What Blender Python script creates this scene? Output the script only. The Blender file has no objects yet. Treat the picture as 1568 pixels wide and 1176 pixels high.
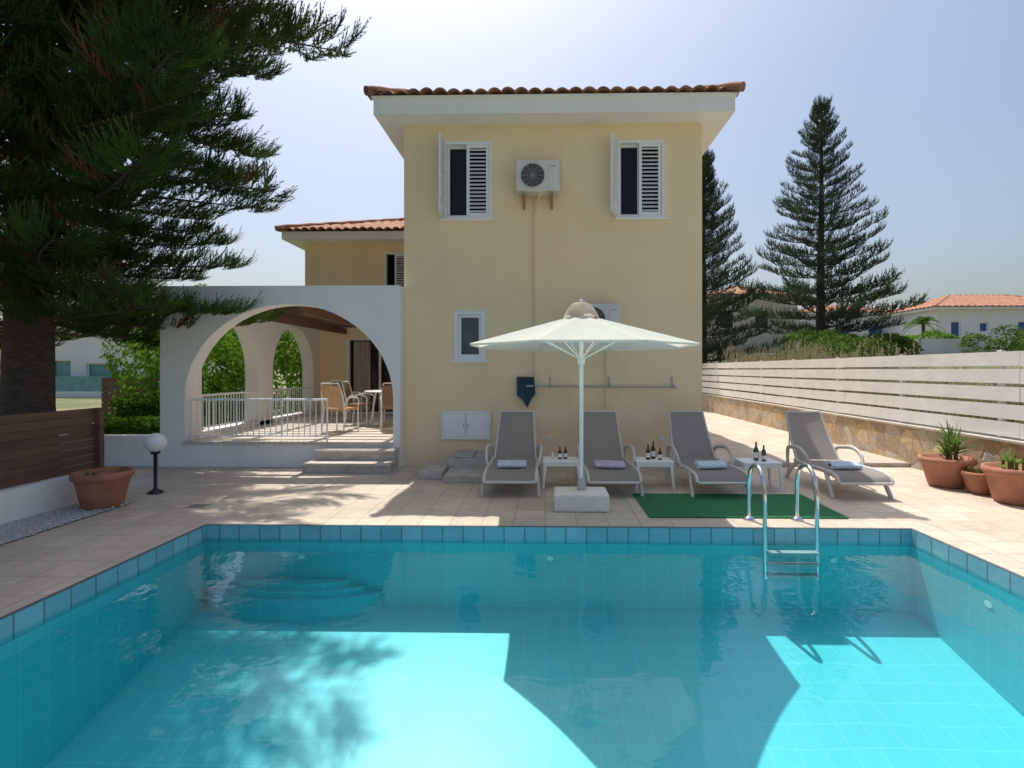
import bpy, math, random
import numpy as np
from mathutils import Vector, Matrix, noise
R=random.Random(7)
sc=bpy.context.scene
sc.view_settings.view_transform='Standard'; sc.view_settings.look='None'; sc.view_settings.exposure=0
# ---------------------------------------------------------------- materials
def nt(name):
    m=bpy.data.materials.new(name); m.use_nodes=True
    t=m.node_tree; b=t.nodes['Principled BSDF']; return m,t,b
def mixc(t,a,b,fac,mode='MIX'):
    n=t.nodes.new('ShaderNodeMix'); n.data_type='RGBA'; n.blend_type=mode
    for s,v in ((n.inputs[0],fac),(n.inputs[6],a),(n.inputs[7],b)):
        if hasattr(v,'links'): t.links.new(v,s)
        elif isinstance(v,(int,float)): s.default_value=v
        else: s.default_value=(*v,1)
    return n.outputs[2]
def noi(t,scale,detail=5,rough=.6,vec=None,stretch=None,coord='Object'):
    tc=t.nodes.new('ShaderNodeTexCoord'); n=t.nodes.new('ShaderNodeTexNoise')
    n.inputs['Scale'].default_value=scale; n.inputs['Detail'].default_value=detail; n.inputs['Roughness'].default_value=rough
    src=tc.outputs[coord]
    if stretch:
        mp=t.nodes.new('ShaderNodeMapping'); mp.inputs['Scale'].default_value=stretch; t.links.new(src,mp.inputs[0]); src=mp.outputs[0]
    t.links.new(src,n.inputs['Vector']); return n.outputs['Fac']
def ramp(t,src,a,b,ca=(0,0,0),cb=(1,1,1)):
    r=t.nodes.new('ShaderNodeValToRGB'); r.color_ramp.elements[0].position=a; r.color_ramp.elements[1].position=b
    r.color_ramp.elements[0].color=(*ca,1); r.color_ramp.elements[1].color=(*cb,1); t.links.new(src,r.inputs[0]); return r.outputs[0]
def bump(t,b,src,st,dist=.01):
    n=t.nodes.new('ShaderNodeBump'); n.inputs['Strength'].default_value=st; n.inputs['Distance'].default_value=dist
    t.links.new(src,n.inputs['Height']); t.links.new(n.outputs[0],b.inputs['Normal'])
def mat(name,col,rough=.6,var=.15,scale=6,bmp=.0,bs=60,metal=0,spec=.5,dirt=0,stretch=None,dist=.01):
    m,t,b=nt(name)
    f=ramp(t,noi(t,scale,3,stretch=stretch),.3,.7)
    lo=tuple(c*(1-var) for c in col); hi=tuple(min(1,c*(1+var*.6)) for c in col)
    c=mixc(t,lo,hi,f)
    if dirt:
        d=ramp(t,noi(t,1.3,6,.7,stretch=(1,1,.3)),.5,.8)
        md=t.nodes.new('ShaderNodeMath'); md.operation='MULTIPLY'; md.inputs[1].default_value=dirt; t.links.new(d,md.inputs[0])
        c=mixc(t,c,tuple(x*.6 for x in col),md.outputs[0])
    t.links.new(c,b.inputs['Base Color']); b.inputs['Roughness'].default_value=rough
    b.inputs['Metallic'].default_value=metal; b.inputs['Specular IOR Level'].default_value=spec
    if bmp: bump(t,b,noi(t,bs,2),bmp,dist)
    return m
def tile(name,c1,c2,mort,w,h,ms=.006,rough=.5,offset=0,bmp=.4,var=.2,vs=3,mot=.5,warp=0):
    m,t,b=nt(name)
    uv=t.nodes.new('ShaderNodeTexCoord'); br=t.nodes.new('ShaderNodeTexBrick')
    br.offset=offset; br.squash=1; br.inputs['Scale'].default_value=1
    br.inputs['Brick Width'].default_value=w; br.inputs['Row Height'].default_value=h
    br.inputs['Mortar Size'].default_value=ms; br.inputs['Mortar Smooth'].default_value=.2; br.inputs['Bias'].default_value=0
    br.inputs['Color1'].default_value=(*c1,1); br.inputs['Color2'].default_value=(*c2,1); br.inputs['Mortar'].default_value=(*mort,1)
    src=uv.outputs['UV']
    if warp:
        nn=t.nodes.new('ShaderNodeTexNoise'); nn.inputs['Scale'].default_value=2.2; nn.inputs['Detail'].default_value=1
        t.links.new(src,nn.inputs['Vector'])
        s=t.nodes.new('ShaderNodeVectorMath'); s.operation='SUBTRACT'; s.inputs[1].default_value=(.5,.5,.5); t.links.new(nn.outputs['Color'],s.inputs[0])
        s2=t.nodes.new('ShaderNodeVectorMath'); s2.operation='SCALE'; s2.inputs['Scale'].default_value=warp; t.links.new(s.outputs[0],s2.inputs[0])
        s3=t.nodes.new('ShaderNodeVectorMath'); s3.operation='ADD'; t.links.new(src,s3.inputs[0]); t.links.new(s2.outputs[0],s3.inputs[1]); src=s3.outputs[0]
    t.links.new(src,br.inputs['Vector'])
    f=ramp(t,noi(t,vs,4),.3,.75,(1-var,)*3,(1,1,1))
    c=mixc(t,br.outputs['Color'],f,1.0,'MULTIPLY')
    if mot:
        f2=ramp(t,noi(t,vs*9,3),.35,.65,(1-var*mot,)*3,(1,1,1)); c=mixc(t,c,f2,1.0,'MULTIPLY')
    t.links.new(c,b.inputs['Base Color']); b.inputs['Roughness'].default_value=rough
    inv=t.nodes.new('ShaderNodeMath'); inv.operation='SUBTRACT'; inv.inputs[0].default_value=1; t.links.new(br.outputs['Fac'],inv.inputs[1])
    if bmp: bump(t,b,inv.outputs[0],bmp,.004)
    return m
def leafmat(name,c1,c2,trans=.35,scale=1.5):
    m,t,b=nt(name); t.nodes.remove(b)
    f=ramp(t,noi(t,scale,3,.7),.32,.68); c=mixc(t,c1,c2,f)
    df=t.nodes.new('ShaderNodeBsdfDiffuse'); t.links.new(c,df.inputs[0])
    tr=t.nodes.new('ShaderNodeBsdfTranslucent'); t.links.new(c,tr.inputs[0])
    mx=t.nodes.new('ShaderNodeMixShader'); mx.inputs[0].default_value=trans
    t.links.new(df.outputs[0],mx.inputs[1]); t.links.new(tr.outputs[0],mx.inputs[2])
    t.links.new(mx.outputs[0],t.nodes['Material Output'].inputs[0]); return m
def clothmat(name,col,trans=.4,var=.06):
    return leafmat(name,tuple(c*(1-var) for c in col),col,trans,8)

YEL=mat('yellow_stucco',(.92,.72,.455),.9,.05,1.2,.4,140,spec=.2,dirt=.16)
WHT=mat('white_render',(.88,.86,.82),.85,.04,2,.25,120,spec=.2,dirt=.14)
WPA=mat('white_paint',(.83,.83,.82),.45,.04,5,0)
WPL=mat('white_plastic',(.84,.84,.84),.4,.04,5,0)
FEN=mat('white_fence_paint',(.82,.81,.79),.55,.08,3,.1,40,dirt=.3)
TER=mat('roof_terracotta',(.40,.20,.125),.85,.5,5,.3,50,spec=.2,dirt=.4)
POT=mat('pot_terracotta',(.40,.165,.095),.75,.3,5,.2,40,dirt=.35)
WOOD=mat('brown_wood',(.145,.07,.045),.6,.4,4,.25,30,stretch=(1,.12,2.5))
PERG=mat('pergola_wood',(.16,.085,.05),.7,.3,6,.2,30,stretch=(.2,3,3))
CONC=mat('concrete',(.52,.47,.41),.9,.25,7,.5,40,dirt=.3)
BASEM=mat('base_block_white',(.78,.74,.68),.9,.12,9,.5,40,dirt=.35)
GLASS=mat('dark_glass',(.010,.011,.012),.05,.2,2,0,spec=.25)
GLASS2=mat('grey_glass',(.10,.11,.12),.12,.2,2,0)
CURT=mat('curtain',(.45,.42,.38),.9,.4,6,0,stretch=(6,1,.1))
BLK=mat('black_metal',(.02,.02,.022),.4,.2,8,0)
DKN=mat('net_blue',(.015,.05,.09),.6,.3,20,0)
CHR=mat('chrome',(.75,.76,.78),.12,.05,8,0,metal=1)
GRYM=mat('grey_metal',(.42,.41,.39),.5,.15,8,0)
RUST=mat('rusty_bracket',(.42,.25,.13),.8,.3,20,0)
ACW=mat('ac_casing',(.70,.68,.62),.5,.08,6,0,dirt=.2)
PIPE=mat('pipe_beige',(.80,.64,.42),.6,.1,6,0)
LFR=mat('lounger_frame',(.58,.55,.515),.5,.08,10,0)
SLING=clothmat('lounger_sling',(.38,.35,.325),.3)
CANV=clothmat('umbrella_canvas',(.88,.87,.78),.5)
CAPM=clothmat('umbrella_cap_canvas',(.74,.67,.55),.55,.4)
GLOBE=mat('globe_white',(.8,.8,.78),.25,.03,5,0)
GREEN=mat('green_mat',(.02,.19,.07),.95,.35,40,.8,300)
GRAV=mat('white_gravel',(.66,.64,.61),.9,.5,45,1,60,dist=.03)
PAT=tile('patio_tile',(.69,.585,.47),(.615,.515,.405),(.46,.38,.30),.33,.33,.007,.6,0,.4,.24,1.6)
TERT=tile('terrace_tile',(.70,.63,.54),(.65,.58,.49),(.45,.4,.34),.33,.33,.006,.5,0,.3,.15)
PFL=tile('pool_floor_tile',(.10,.56,.62),(.088,.54,.60),(.17,.62,.67),.2,.2,.004,.4,0,.1,.10,.8,.3,warp=.05)
PBD=tile('pool_band_tile',(.30,.57,.65),(.19,.47,.57),(.16,.24,.28),.21,.17,.008,.3,0,.3,.2,4)
PRIM=mat('pool_rim_dark',(.12,.13,.14),.6,.3,12,0)
BARK=mat('bark',(.10,.072,.055),.95,.45,9,1,30,stretch=(1,1,3),dist=.04)
NEED=leafmat('pine_needles',(.025,.058,.018),(.115,.18,.042),.32,1.3)
NEEDB=leafmat('pine_needles_dead',(.26,.12,.055),(.14,.075,.038),.2,3)
NEEDF=leafmat('far_pine_needles',(.048,.078,.048),(.10,.14,.075),.25,.8)
LEAF=leafmat('leaf_green',(.06,.15,.015),(.20,.36,.035),.5,1.3)
LEAFD=leafmat('leaf_dark',(.05,.10,.02),(.13,.21,.04),.35,1.1)
HEDG=leafmat('hedge_leaf',(.045,.11,.014),(.14,.28,.03),.35,2)
DRY=leafmat('dry_grass',(.36,.30,.17),(.50,.43,.28),.3,3)
ALOE=leafmat('aloe_leaf',(.07,.16,.035),(.19,.28,.06),.2,6)
FARW=mat('far_house_white',(.76,.76,.76),.9,.05,.8,0)
FARB=mat('far_house_beige',(.50,.46,.40),.9,.08,.8,0)
BLUE=mat('blue_shutter',(.03,.10,.32),.6,.1,3,0)
TEAL=mat('teal_glass',(.15,.34,.35),.2,.2,3,0)
CUSH=mat('chair_cushion',(.60,.36,.19),.9,.15,10,0)
WICK=mat('wicker',(.25,.16,.10),.8,.4,40,.5,90)
BOTT=mat('bottle_dark',(.05,.012,.01),.1,.2,5,0)
BOTG=mat('bottle_green',(.02,.12,.03),.1,.2,5,0)
LABEL=mat('bottle_label',(.75,.72,.68),.6,.1,30,0)
def stripe(name,a,b):
    m,t,bs=nt(name); tc=t.nodes.new('ShaderNodeTexCoord'); w=t.nodes.new('ShaderNodeTexWave')
    w.inputs['Scale'].default_value=9; w.inputs['Distortion'].default_value=2.5; t.links.new(tc.outputs['Object'],w.inputs[0])
    t.links.new(mixc(t,a,b,ramp(t,w.outputs['Fac'],.3,.7)),bs.inputs['Base Color']); bs.inputs['Roughness'].default_value=.95; return m
TOW=[stripe('towel_blue',(.32,.42,.60),(.65,.66,.74)),stripe('towel_pink',(.52,.38,.52),(.45,.48,.66)),stripe('towel_teal',(.34,.52,.62),(.68,.76,.78)),stripe('towel_sky',(.34,.45,.60),(.68,.72,.78))]
def stonemat():
    m,t,b=nt('stone_wall'); tc=t.nodes.new('ShaderNodeTexCoord')
    wv=t.nodes.new('ShaderNodeTexNoise'); wv.inputs['Scale'].default_value=3; t.links.new(tc.outputs['Object'],wv.inputs['Vector'])
    add=mixc(t,tc.outputs['Object'],wv.outputs['Color'],.12)
    v=t.nodes.new('ShaderNodeTexVoronoi'); v.inputs['Scale'].default_value=4.6; t.links.new(add,v.inputs['Vector'])
    ve=t.nodes.new('ShaderNodeTexVoronoi'); ve.feature='DISTANCE_TO_EDGE'; ve.inputs['Scale'].default_value=4.6; t.links.new(add,ve.inputs['Vector'])
    sp=t.nodes.new('ShaderNodeSeparateColor'); t.links.new(v.outputs['Color'],sp.inputs[0])
    r=t.nodes.new('ShaderNodeValToRGB'); e=r.color_ramp.elements
    e[0].color=(.52,.34,.18,1); e[1].color=(.40,.37,.33,1); x=e.new(.35); x.color=(.64,.50,.32,1); x=e.new(.6); x.color=(.38,.28,.19,1); x=e.new(.8); x.color=(.58,.52,.42,1)
    t.links.new(sp.outputs[0],r.inputs[0])
    c=mixc(t,r.outputs[0],ramp(t,noi(t,14,6),.3,.7,(.7,.7,.7),(1.1,1.1,1.1)),1.0,'MULTIPLY')
    ed=ramp(t,ve.outputs['Distance'],.008,.035); c=mixc(t,(.50,.43,.34),c,ed)
    t.links.new(c,b.inputs['Base Color']); b.inputs['Roughness'].default_value=.9; bump(t,b,ed,.8,.03); return m
STONE=stonemat()
def groundmat():
    m,t,b=nt('ground_earth')
    c=mixc(t,(.26,.21,.13),(.11,.14,.045),ramp(t,noi(t,.25,8,.7),.4,.6)); c=mixc(t,c,ramp(t,noi(t,6,6),.3,.7,(.7,.7,.7),(1.1,1.1,1.1)),1.0,'MULTIPLY')
    t.links.new(c,b.inputs['Base Color']); b.inputs['Roughness'].default_value=1; bump(t,b,noi(t,12),.6,.05); return m
GROUND=groundmat()
def watermat():
    m,t,b=nt('pool_water'); t.nodes.remove(b)
    tr=t.nodes.new('ShaderNodeBsdfTransparent'); tr.inputs[0].default_value=(.78,.97,.98,1)
    gl=t.nodes.new('ShaderNodeBsdfGlossy'); gl.inputs['Roughness'].default_value=.015; gl.inputs[0].default_value=(1,1,1,1)
    fr=t.nodes.new('ShaderNodeFresnel'); fr.inputs[0].default_value=1.33
    n1=noi(t,2.6,3,.55); bp=t.nodes.new('ShaderNodeBump'); bp.inputs['Strength'].default_value=.32; bp.inputs['Distance'].default_value=.02
    t.links.new(n1,bp.inputs['Height']); t.links.new(bp.outputs[0],gl.inputs['Normal']); t.links.new(bp.outputs[0],fr.inputs['Normal'])
    mx=t.nodes.new('ShaderNodeMixShader'); t.links.new(fr.outputs[0],mx.inputs[0]); t.links.new(tr.outputs[0],mx.inputs[1]); t.links.new(gl.outputs[0],mx.inputs[2])
    t.links.new(mx.outputs[0],t.nodes['Material Output'].inputs[0]); return m
WATER=watermat()
# ---------------------------------------------------------------- mesh builder
class M:
    def __init__(s): s.v=[]; s.f=[]; s.mi=[]; s.mats=[]; s.sm=[]
    def m(s,mt):
        if mt not in s.mats: s.mats.append(mt)
        return s.mats.index(mt)
    def face(s,pts,mt,smooth=False):
        i=len(s.v); s.v+= [tuple(p) for p in pts]; s.f.append(tuple(range(i,i+len(pts)))); s.mi.append(s.m(mt)); s.sm.append(smooth)
    def grid(s,rows,mt,smooth=True,close=False):
        b=len(s.v); n=len(rows[0]); k=s.m(mt)
        for r in rows: s.v+=[tuple(p) for p in r]
        for i in range(len(rows)-1):
            for j in range(n if close else n-1):
                a=b+i*n+j; c=b+i*n+(j+1)%n; s.f.append((a,c,c+n,a+n)); s.mi.append(k); s.sm.append(smooth)
    def box(s,x0,x1,y0,y1,z0,z1,mt,skip=''):
        p=[(x0,y0,z0),(x1,y0,z0),(x1,y1,z0),(x0,y1,z0),(x0,y0,z1),(x1,y0,z1),(x1,y1,z1),(x0,y1,z1)]
        for k,q in (('b',(0,3,2,1)),('t',(4,5,6,7)),('f',(0,1,5,4)),('r',(1,2,6,5)),('k',(2,3,7,6)),('l',(3,0,4,7))):
            if k not in skip: s.face([p[i] for i in q],mt)
    def obox(s,c,d,mt,rot):
        h=[x/2 for x in d]; P=[Vector(c)+rot@Vector((sx*h[0],sy*h[1],sz*h[2])) for sx,sy,sz in ((-1,-1,-1),(1,-1,-1),(1,1,-1),(-1,1,-1),(-1,-1,1),(1,-1,1),(1,1,1),(-1,1,1))]
        for q in ((0,3,2,1),(4,5,6,7),(0,1,5,4),(1,2,6,5),(2,3,7,6),(3,0,4,7)): s.face([P[i] for i in q],mt)
    def tube(s,path,r,mt,n=8,flat=1.0,cap=True):
        path=[Vector(p) for p in path]; rows=[]; up=Vector((1,0,0))
        rs=r if isinstance(r,(list,tuple)) else [r]*len(path)
        for i,p in enumerate(path):
            d=(path[min(i+1,len(path)-1)]-path[max(i-1,0)]).normalized()
            u=up-d*up.dot(d)
            if u.length<.1: u=Vector((0,1,0))-d*d.y
            u.normalize(); w=d.cross(u); up=u
            rows.append([p+(u*math.cos(a)+w*math.sin(a)*flat)*rs[i] for a in [2*math.pi*k/n for k in range(n)]])
        s.grid(rows,mt,True,True)
        if cap: s.face(rows[0][::-1],mt); s.face(rows[-1],mt)
    def lathe(s,c,prof,mt,n=24,smooth=True):
        rows=[[(c[0]+r*math.cos(2*math.pi*k/n),c[1]+r*math.sin(2*math.pi*k/n),c[2]+z) for k in range(n)] for r,z in prof]
        s.grid(rows,mt,smooth,True)
    def build(s,name,parent=None,bevel=0,loc=None):
        me=bpy.data.meshes.new(name); me.from_pydata(s.v,[],s.f)
        for m in s.mats: me.materials.append(m)
        me.polygons.foreach_set('material_index',s.mi); me.polygons.foreach_set('use_smooth',s.sm)
        uv=me.uv_layers.new(name='UVMap'); co=[0.0]*(2*len(me.loops)); V=s.v
        for p in me.polygons:
            n=p.normal; ax=max(range(3),key=lambda i:abs(n[i])+(.01 if i==2 else 0))
            for li,vi in zip(p.loop_indices,p.vertices):
                v=V[vi]; u=(v[1],v[2]) if ax==0 else (v[0],v[2]) if ax==1 else (v[0],v[1])
                co[2*li]=u[0]; co[2*li+1]=u[1]
        uv.data.foreach_set('uv',co); me.update()
        o=bpy.data.objects.new(name,me); sc.collection.objects.link(o)
        if parent: o.parent=parent
        if loc: o.location=loc
        if bevel:
            w=o.modifiers.new('w','WELD'); w.merge_threshold=.0004
            b=o.modifiers.new('b','BEVEL'); b.width=bevel; b.segments=2; b.limit_method='ANGLE'; b.angle_limit=.6
        return o
def empty(name,loc=(0,0,0)):
    e=bpy.data.objects.new(name,None); e.location=loc; sc.collection.objects.link(e); return e
def crv(pts,n=6):
    P=[Vector(p) for p in pts]; out=[]
    for i in range(len(P)-1):
        p0=P[max(i-1,0)];p1=P[i];p2=P[i+1];p3=P[min(i+2,len(P)-1)]
        for k in range(n):
            t=k/n; out.append(.5*((2*p1)+(p2-p0)*t+(2*p0-5*p1+4*p2-p3)*t*t+(3*p1-p0-3*p2+p3)*t**3))
    out.append(P[-1]); return out
# ---------------------------------------------------------------- world, camera
SUN=Vector((-.16,.425,1)).normalized()
w=bpy.data.worlds.new('World'); sc.world=w; w.use_nodes=True; t=w.node_tree
sky=t.nodes.new('ShaderNodeTexSky'); sky.sky_type='NISHITA'; sky.sun_disc=False
sky.sun_elevation=math.asin(SUN.z); sky.sun_rotation=math.atan2(SUN.x,SUN.y); sky.dust_density=4.5; sky.air_density=1.25; sky.ozone_density=2.6
t.links.new(sky.outputs[0],t.nodes['Background'].inputs[0]); t.nodes['Background'].inputs[1].default_value=.15
sl=bpy.data.lights.new('sun','SUN'); sl.energy=4.9; sl.angle=math.radians(.5); sl.color=(1,.955,.88)
so=bpy.data.objects.new('sun',sl); so.rotation_euler=SUN.to_track_quat('Z','Y').to_euler(); sc.collection.objects.link(so)
cam=bpy.data.cameras.new('camera'); cam.sensor_width=36; cam.lens=800/1568*36; cam.shift_x=-.0223; cam.shift_y=-.014; cam.clip_end=6000; cam.clip_start=.05
co=bpy.data.objects.new('camera',cam); co.location=(0,0,1.6); co.rotation_euler=(math.radians(90),0,.02); sc.collection.objects.link(co); sc.camera=co
# ---------------------------------------------------------------- ground
PX0,PX1,PY0,PY1=-3.49,3.67,.5,5.32
def gz(x,y):
    if PX0-1.2<x<PX1+1.2 and y<PY1+.6 and y>-1.5: return -3
    if -6.2<x<6.1 and y<30: return -.05
    z=-.05
    if x>6.1:
        z=.55+min(1.9,max(0,(y-10)*.09))+min(.4,(x-6.1)*.02)
    if y>60: z=min(z,2.0)
    return z
xs=[-3000,-600,-200,-80,-50,-35,-25,-18,-14,-10,-8,-6.4,-6.1,-4.65,-4.55,-2,0,2,4.7,4.8,6.0,6.15,7,9,12,16,20,26,34,45,70,200,600,3000]
ys=[-600,-100,-20,-6,-1.6,-1.4,0,2,4,5.8,5.9,7,8,10,12,14,16,18,20,23,26,29,32,36,42,50,60,90,200,600,3000]
g=M(); g.grid([[(x,y,gz(x,y)) for x in xs] for y in ys],GROUND,False); g.build('ground')
# ---------------------------------------------------------------- patio
p=M()
def sheet(m,x0,x1,y0,y1,z,mt): m.face([(x0,y0,z),(x1,y0,z),(x1,y1,z),(x0,y1,z)],mt)
RM=.03
for a in ((-5.6,PX0-RM,-4,8.75),(PX1+RM,6.0,-4,8.75),(PX0-RM,PX1+RM,PY1+RM,8.75),(PX0-RM,PX1+RM,-4,PY0-RM)): sheet(p,*a,0,PAT)
sheet(p,-7.8,-5.6,6.6,8.75,0,PAT)
p.build('patio')
p=M(); p.box(2.6,5.98,8.72,30,-.04,.07,PAT,'b'); p.box(2.6,5.98,8.69,8.72,-.04,.067,CONC); p.build('side_walkway')
g=M(); sheet(g,-5.58,-4.95,-3,6.15,.012,GRAV)
for i in range(2600):
    x=R.uniform(-5.56,-4.93); y=R.uniform(2.5,6.2); r=R.uniform(.008,.02); a=R.uniform(0,6)
    q=[(x+r*math.cos(a+k*2.1)*R.uniform(.7,1.2),y+r*math.sin(a+k*2.1),.013) for k in range(3)]; tp=(x,y,.013+r)
    for k in range(3): g.face([q[k],q[(k+1)%3],tp],GRAV)
g.build('gravel_strip')
g=M(); g.box(-4.16,-3.96,5.96,6.12,.002,.008,GRYM,'b')
for k in range(6): g.box(-4.15+k*.031,-4.137+k*.031,5.97,6.11,.008,.0095,BLK,'b')
g.build('patio_drain_grate')
g=M(); g.lathe((4.95,5.12,0),[(.07,.003),(.07,.008),(0,.010)],WPL,20); g.lathe((5.02,4.3,0),[(.09,.003),(.09,.008),(0,.010)],WPL,20); g.build('pool_skimmer_lids')
# ---------------------------------------------------------------- pool
WZ=-.135
P=M()
def fz(y): return -.82-.2*(PY1-y)
n=10; yy=[PY0+(PY1-PY0)*i/n for i in range(n+1)]
P.grid([[(PX0,y,fz(y)),(PX1,y,fz(y))] for y in yy],PFL,False)
for x in (PX0,PX1):
    P.grid([[(x,y,fz(y)),(x,y,-.17)] for y in yy],PFL,False); P.grid([[(x,y,-.17),(x,y,0)] for y in yy],PBD,False)
for y in (PY0,PY1):
    P.face([(PX0,y,fz(y)),(PX1,y,fz(y)),(PX1,y,-.17),(PX0,y,-.17)],PFL); P.face([(PX0,y,-.17),(PX1,y,-.17),(PX1,y,0),(PX0,y,0)],PBD)
for a in ((PX0-RM,PX0,PY0-RM,PY1+RM),(PX1,PX1+RM,PY0-RM,PY1+RM),(PX0,PX1,PY1,PY1+RM),(PX0,PX1,PY0-RM,PY0)): sheet(P,*a,.001,PRIM)
for r,zt in ((.90,-.66),(.74,-.60),(.58,-.54)):
    cx=-2.57; A=[(cx-r*math.cos(math.pi*k/24),PY1-.004-.28*r*math.sin(math.pi*k/24)) for k in range(25)]
    P.grid([[(x,y,-1.1) for x,y in A],[(x,y,zt) for x,y in A]],PFL,True)
    P.face([(x,y,zt) for x,y in A],PFL)
for x in (-2.5,.05,2.9): P.face([(x+.035*math.cos(k*.5236),PY1-.006,-.32+.025*math.sin(k*.5236)) for k in range(12)],WPL)
for y in (4.4,3.9): P.face([(PX1-.006,y+.04*math.cos(k*.5236),-.34+.03*math.sin(k*.5236)) for k in range(12)],WPL)
P.build('swimming_pool')
W=M(); sheet(W,PX0+.001,PX1-.001,PY0+.001,PY1-.001,WZ,WATER); W.build('water')
L=M()
for x in (2.17,2.68):
    pth=crv([(x,5.62,0),(x,5.62,.35),(x,5.57,.54),(x,5.42,.62),(x,5.27,.54),(x,5.22,.35),(x,5.21,0),(x,5.2,-.3),(x,5.2,-.46)],6)
    L.tube(pth,.021,CHR,12); L.lathe((x,5.62,0),[(.06,.002),(.06,.02),(.03,.035),(.02,.04)],CHR,16)
for z in (-.2,-.31,-.42): L.box(2.18,2.67,5.14,5.22,z-.012,z+.012,GRYM)
L.build('pool_ladder')
g=M(); g.box(1.12,3.25,5.66,6.72,.003,.015,GREEN,'b'); g.build('green_mat')
# ---------------------------------------------------------------- walls w/ holes
def holewall(m,x0,x1,z0,z1,y,holes,dep,mt):
    X=sorted({x0,x1,*[h[0] for h in holes],*[h[1] for h in holes]}); Z=sorted({z0,z1,*[h[2] for h in holes],*[h[3] for h in holes]})
    for i in range(len(X)-1):
        for j in range(len(Z)-1):
            cx=(X[i]+X[i+1])/2; cz=(Z[j]+Z[j+1])/2
            if any(h[0]<cx<h[1] and h[2]<cz<h[3] for h in holes): continue
            m.face([(X[i],y,Z[j]),(X[i+1],y,Z[j]),(X[i+1],y,Z[j+1]),(X[i],y,Z[j+1])],mt)
    for a,b,c,d in holes:
        m.face([(a,y,c),(a,y+dep,c),(a,y+dep,d),(a,y,d)],mt); m.face([(b,y,c),(b,y,d),(b,y+dep,d),(b,y+dep,c)],mt)
        m.face([(a,y,d),(a,y+dep,d),(b,y+dep,d),(b,y,d)],mt); m.face([(a,y,c),(b,y,c),(b,y+dep,c),(a,y+dep,c)],mt)
def roofplane(m,p0,p1,rise,run,hip,mt,pitch=.215,amp=.04,tile_len=.38,thick=.018):
    p0=Vector(p0);p1=Vector(p1); e=(p1-p0); Ln=e.length; e.normalize(); inn=Vector((-e.y,e.x,0))
    k=8; ns=int(Ln/pitch*k); cols=[]; nv=max(2,int(run/tile_len)*2)
    for i in range(ns+1):
        s=Ln*i/ns; vm=max(.02,min(1,s/hip if hip else 1,(Ln-s)/hip if hip else 1)); col=[]
        jt=.008*math.sin(int(s/pitch)*5.1)
        wv=amp*abs(math.sin(math.pi*s/pitch))**.7*1.7
        for j in range(nv+1):
            v=vm*j/nv; stp=.012*(1-(v*run/tile_len)%1)
            q=p0+e*s+inn*(run*v+.02*math.sin(int(s/pitch)*7.3)*(j==0)); col.append((q.x,q.y,q.z+rise*v+wv+stp+jt*(wv>.01)))
        cols.append(col)
    m.grid(cols,mt,True)
    m.grid([[c[0] for c in cols],[(c[0][0],c[0][1],c[0][2]-thick) for c in cols]],mt,True)
    q=[(c[0][0]+inn.x*.25,c[0][1]+inn.y*.25,c[0][2]-thick+.02) for c in cols]
    m.grid([[(c[0][0],c[0][1],c[0][2]-thick) for c in cols],q],mt,True)
def hiproof(m,x0,x1,y0,y1,z,slope,mt,**k):
    wd=min(x1-x0,y1-y0)/2; rise=wd*slope
    roofplane(m,(x0,y0,z),(x1,y0,z),rise,wd,wd,mt,**k); roofplane(m,(x1,y0,z),(x1,y1,z),rise,wd,wd,mt,**k)
    roofplane(m,(x1,y1,z),(x0,y1,z),rise,wd,wd,mt,**k); roofplane(m,(x0,y1,z),(x0,y0,z),rise,wd,wd,mt,**k)
    for a,b in (((x0,y0),(x0+wd,y0+wd)),((x1,y0),(x1-wd,y0+wd))):
        m.tube([(a[0]+(b[0]-a[0])*t,a[1]+(b[1]-a[1])*t,z+.05+rise*t+.015*(i%2)) for i,t in enumerate([j/20 for j in range(21)])],.075,mt,10)
def shutter(m,org,ax,wd,h,mt=WPA,th=.035,lt=.056):
    ax=Vector(ax).normalized(); nrm=ax.cross(Vector((0,0,1))); rot=Matrix((ax,nrm,Vector((0,0,1)))).transposed(); o=Vector(org)
    def b(u0,u1,z0,z1,t=th,tilt=0):
        r=rot@Matrix.Rotation(tilt,3,'X') if tilt else rot
        m.obox(o+ax*((u0+u1)/2)+Vector((0,0,(z0+z1)/2)),(u1-u0,t,z1-z0),mt,r)
    s=.045; b(0,s,0,h); b(wd-s,wd,0,h); b(s,wd-s,0,s*1.2); b(s,wd-s,h-s*1.2,h)
    nn=int((h-2*s)/.062)
    for i in range(nn):
        z=s*1.2+(h-2.4*s)*(i+.5)/nn; b(s-.004,wd-s+.004,z-lt/2,z+lt/2,.008,.85)
def frame(m,x0,x1,z0,z1,y,wd,dp,mt):
    m.box(x0,x0+wd,y,y+dp,z0,z1,mt); m.box(x1-wd,x1,y,y+dp,z0,z1,mt)
    m.box(x0+wd,x1-wd,y+.002,y+dp,z1-wd,z1,mt); m.box(x0+wd,x1-wd,y+.002,y+dp,z0,z0+wd,mt)
HX0,HX1,HY=-2.37,2.60,8.72
house=empty('yellow_villa_house',(0,0,0))
wins=[(-1.66,-.93,4.14,5.38),(1.22,1.94,4.14,5.38)]
sw=(-1.47,-1.06,1.79,2.53)
h=M(); holewall(h,HX0,HX1,-.05,5.72,HY,wins+[sw],.16,YEL)
h.face([(HX0,HY,-.05),(HX0,19,-.05),(HX0,19,5.72),(HX0,HY,5.72)],YEL); h.face([(HX1,HY,-.05),(HX1,19,-.05),(HX1,19,5.72),(HX1,HY,5.72)],YEL)
h.face([(HX0,19,-.05),(HX1,19,-.05),(HX1,19,5.72),(HX0,19,5.72)],YEL)
h.build('walls',house)
e=M(); EX0,EX1,EY=-2.76,3.01,8.34
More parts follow.
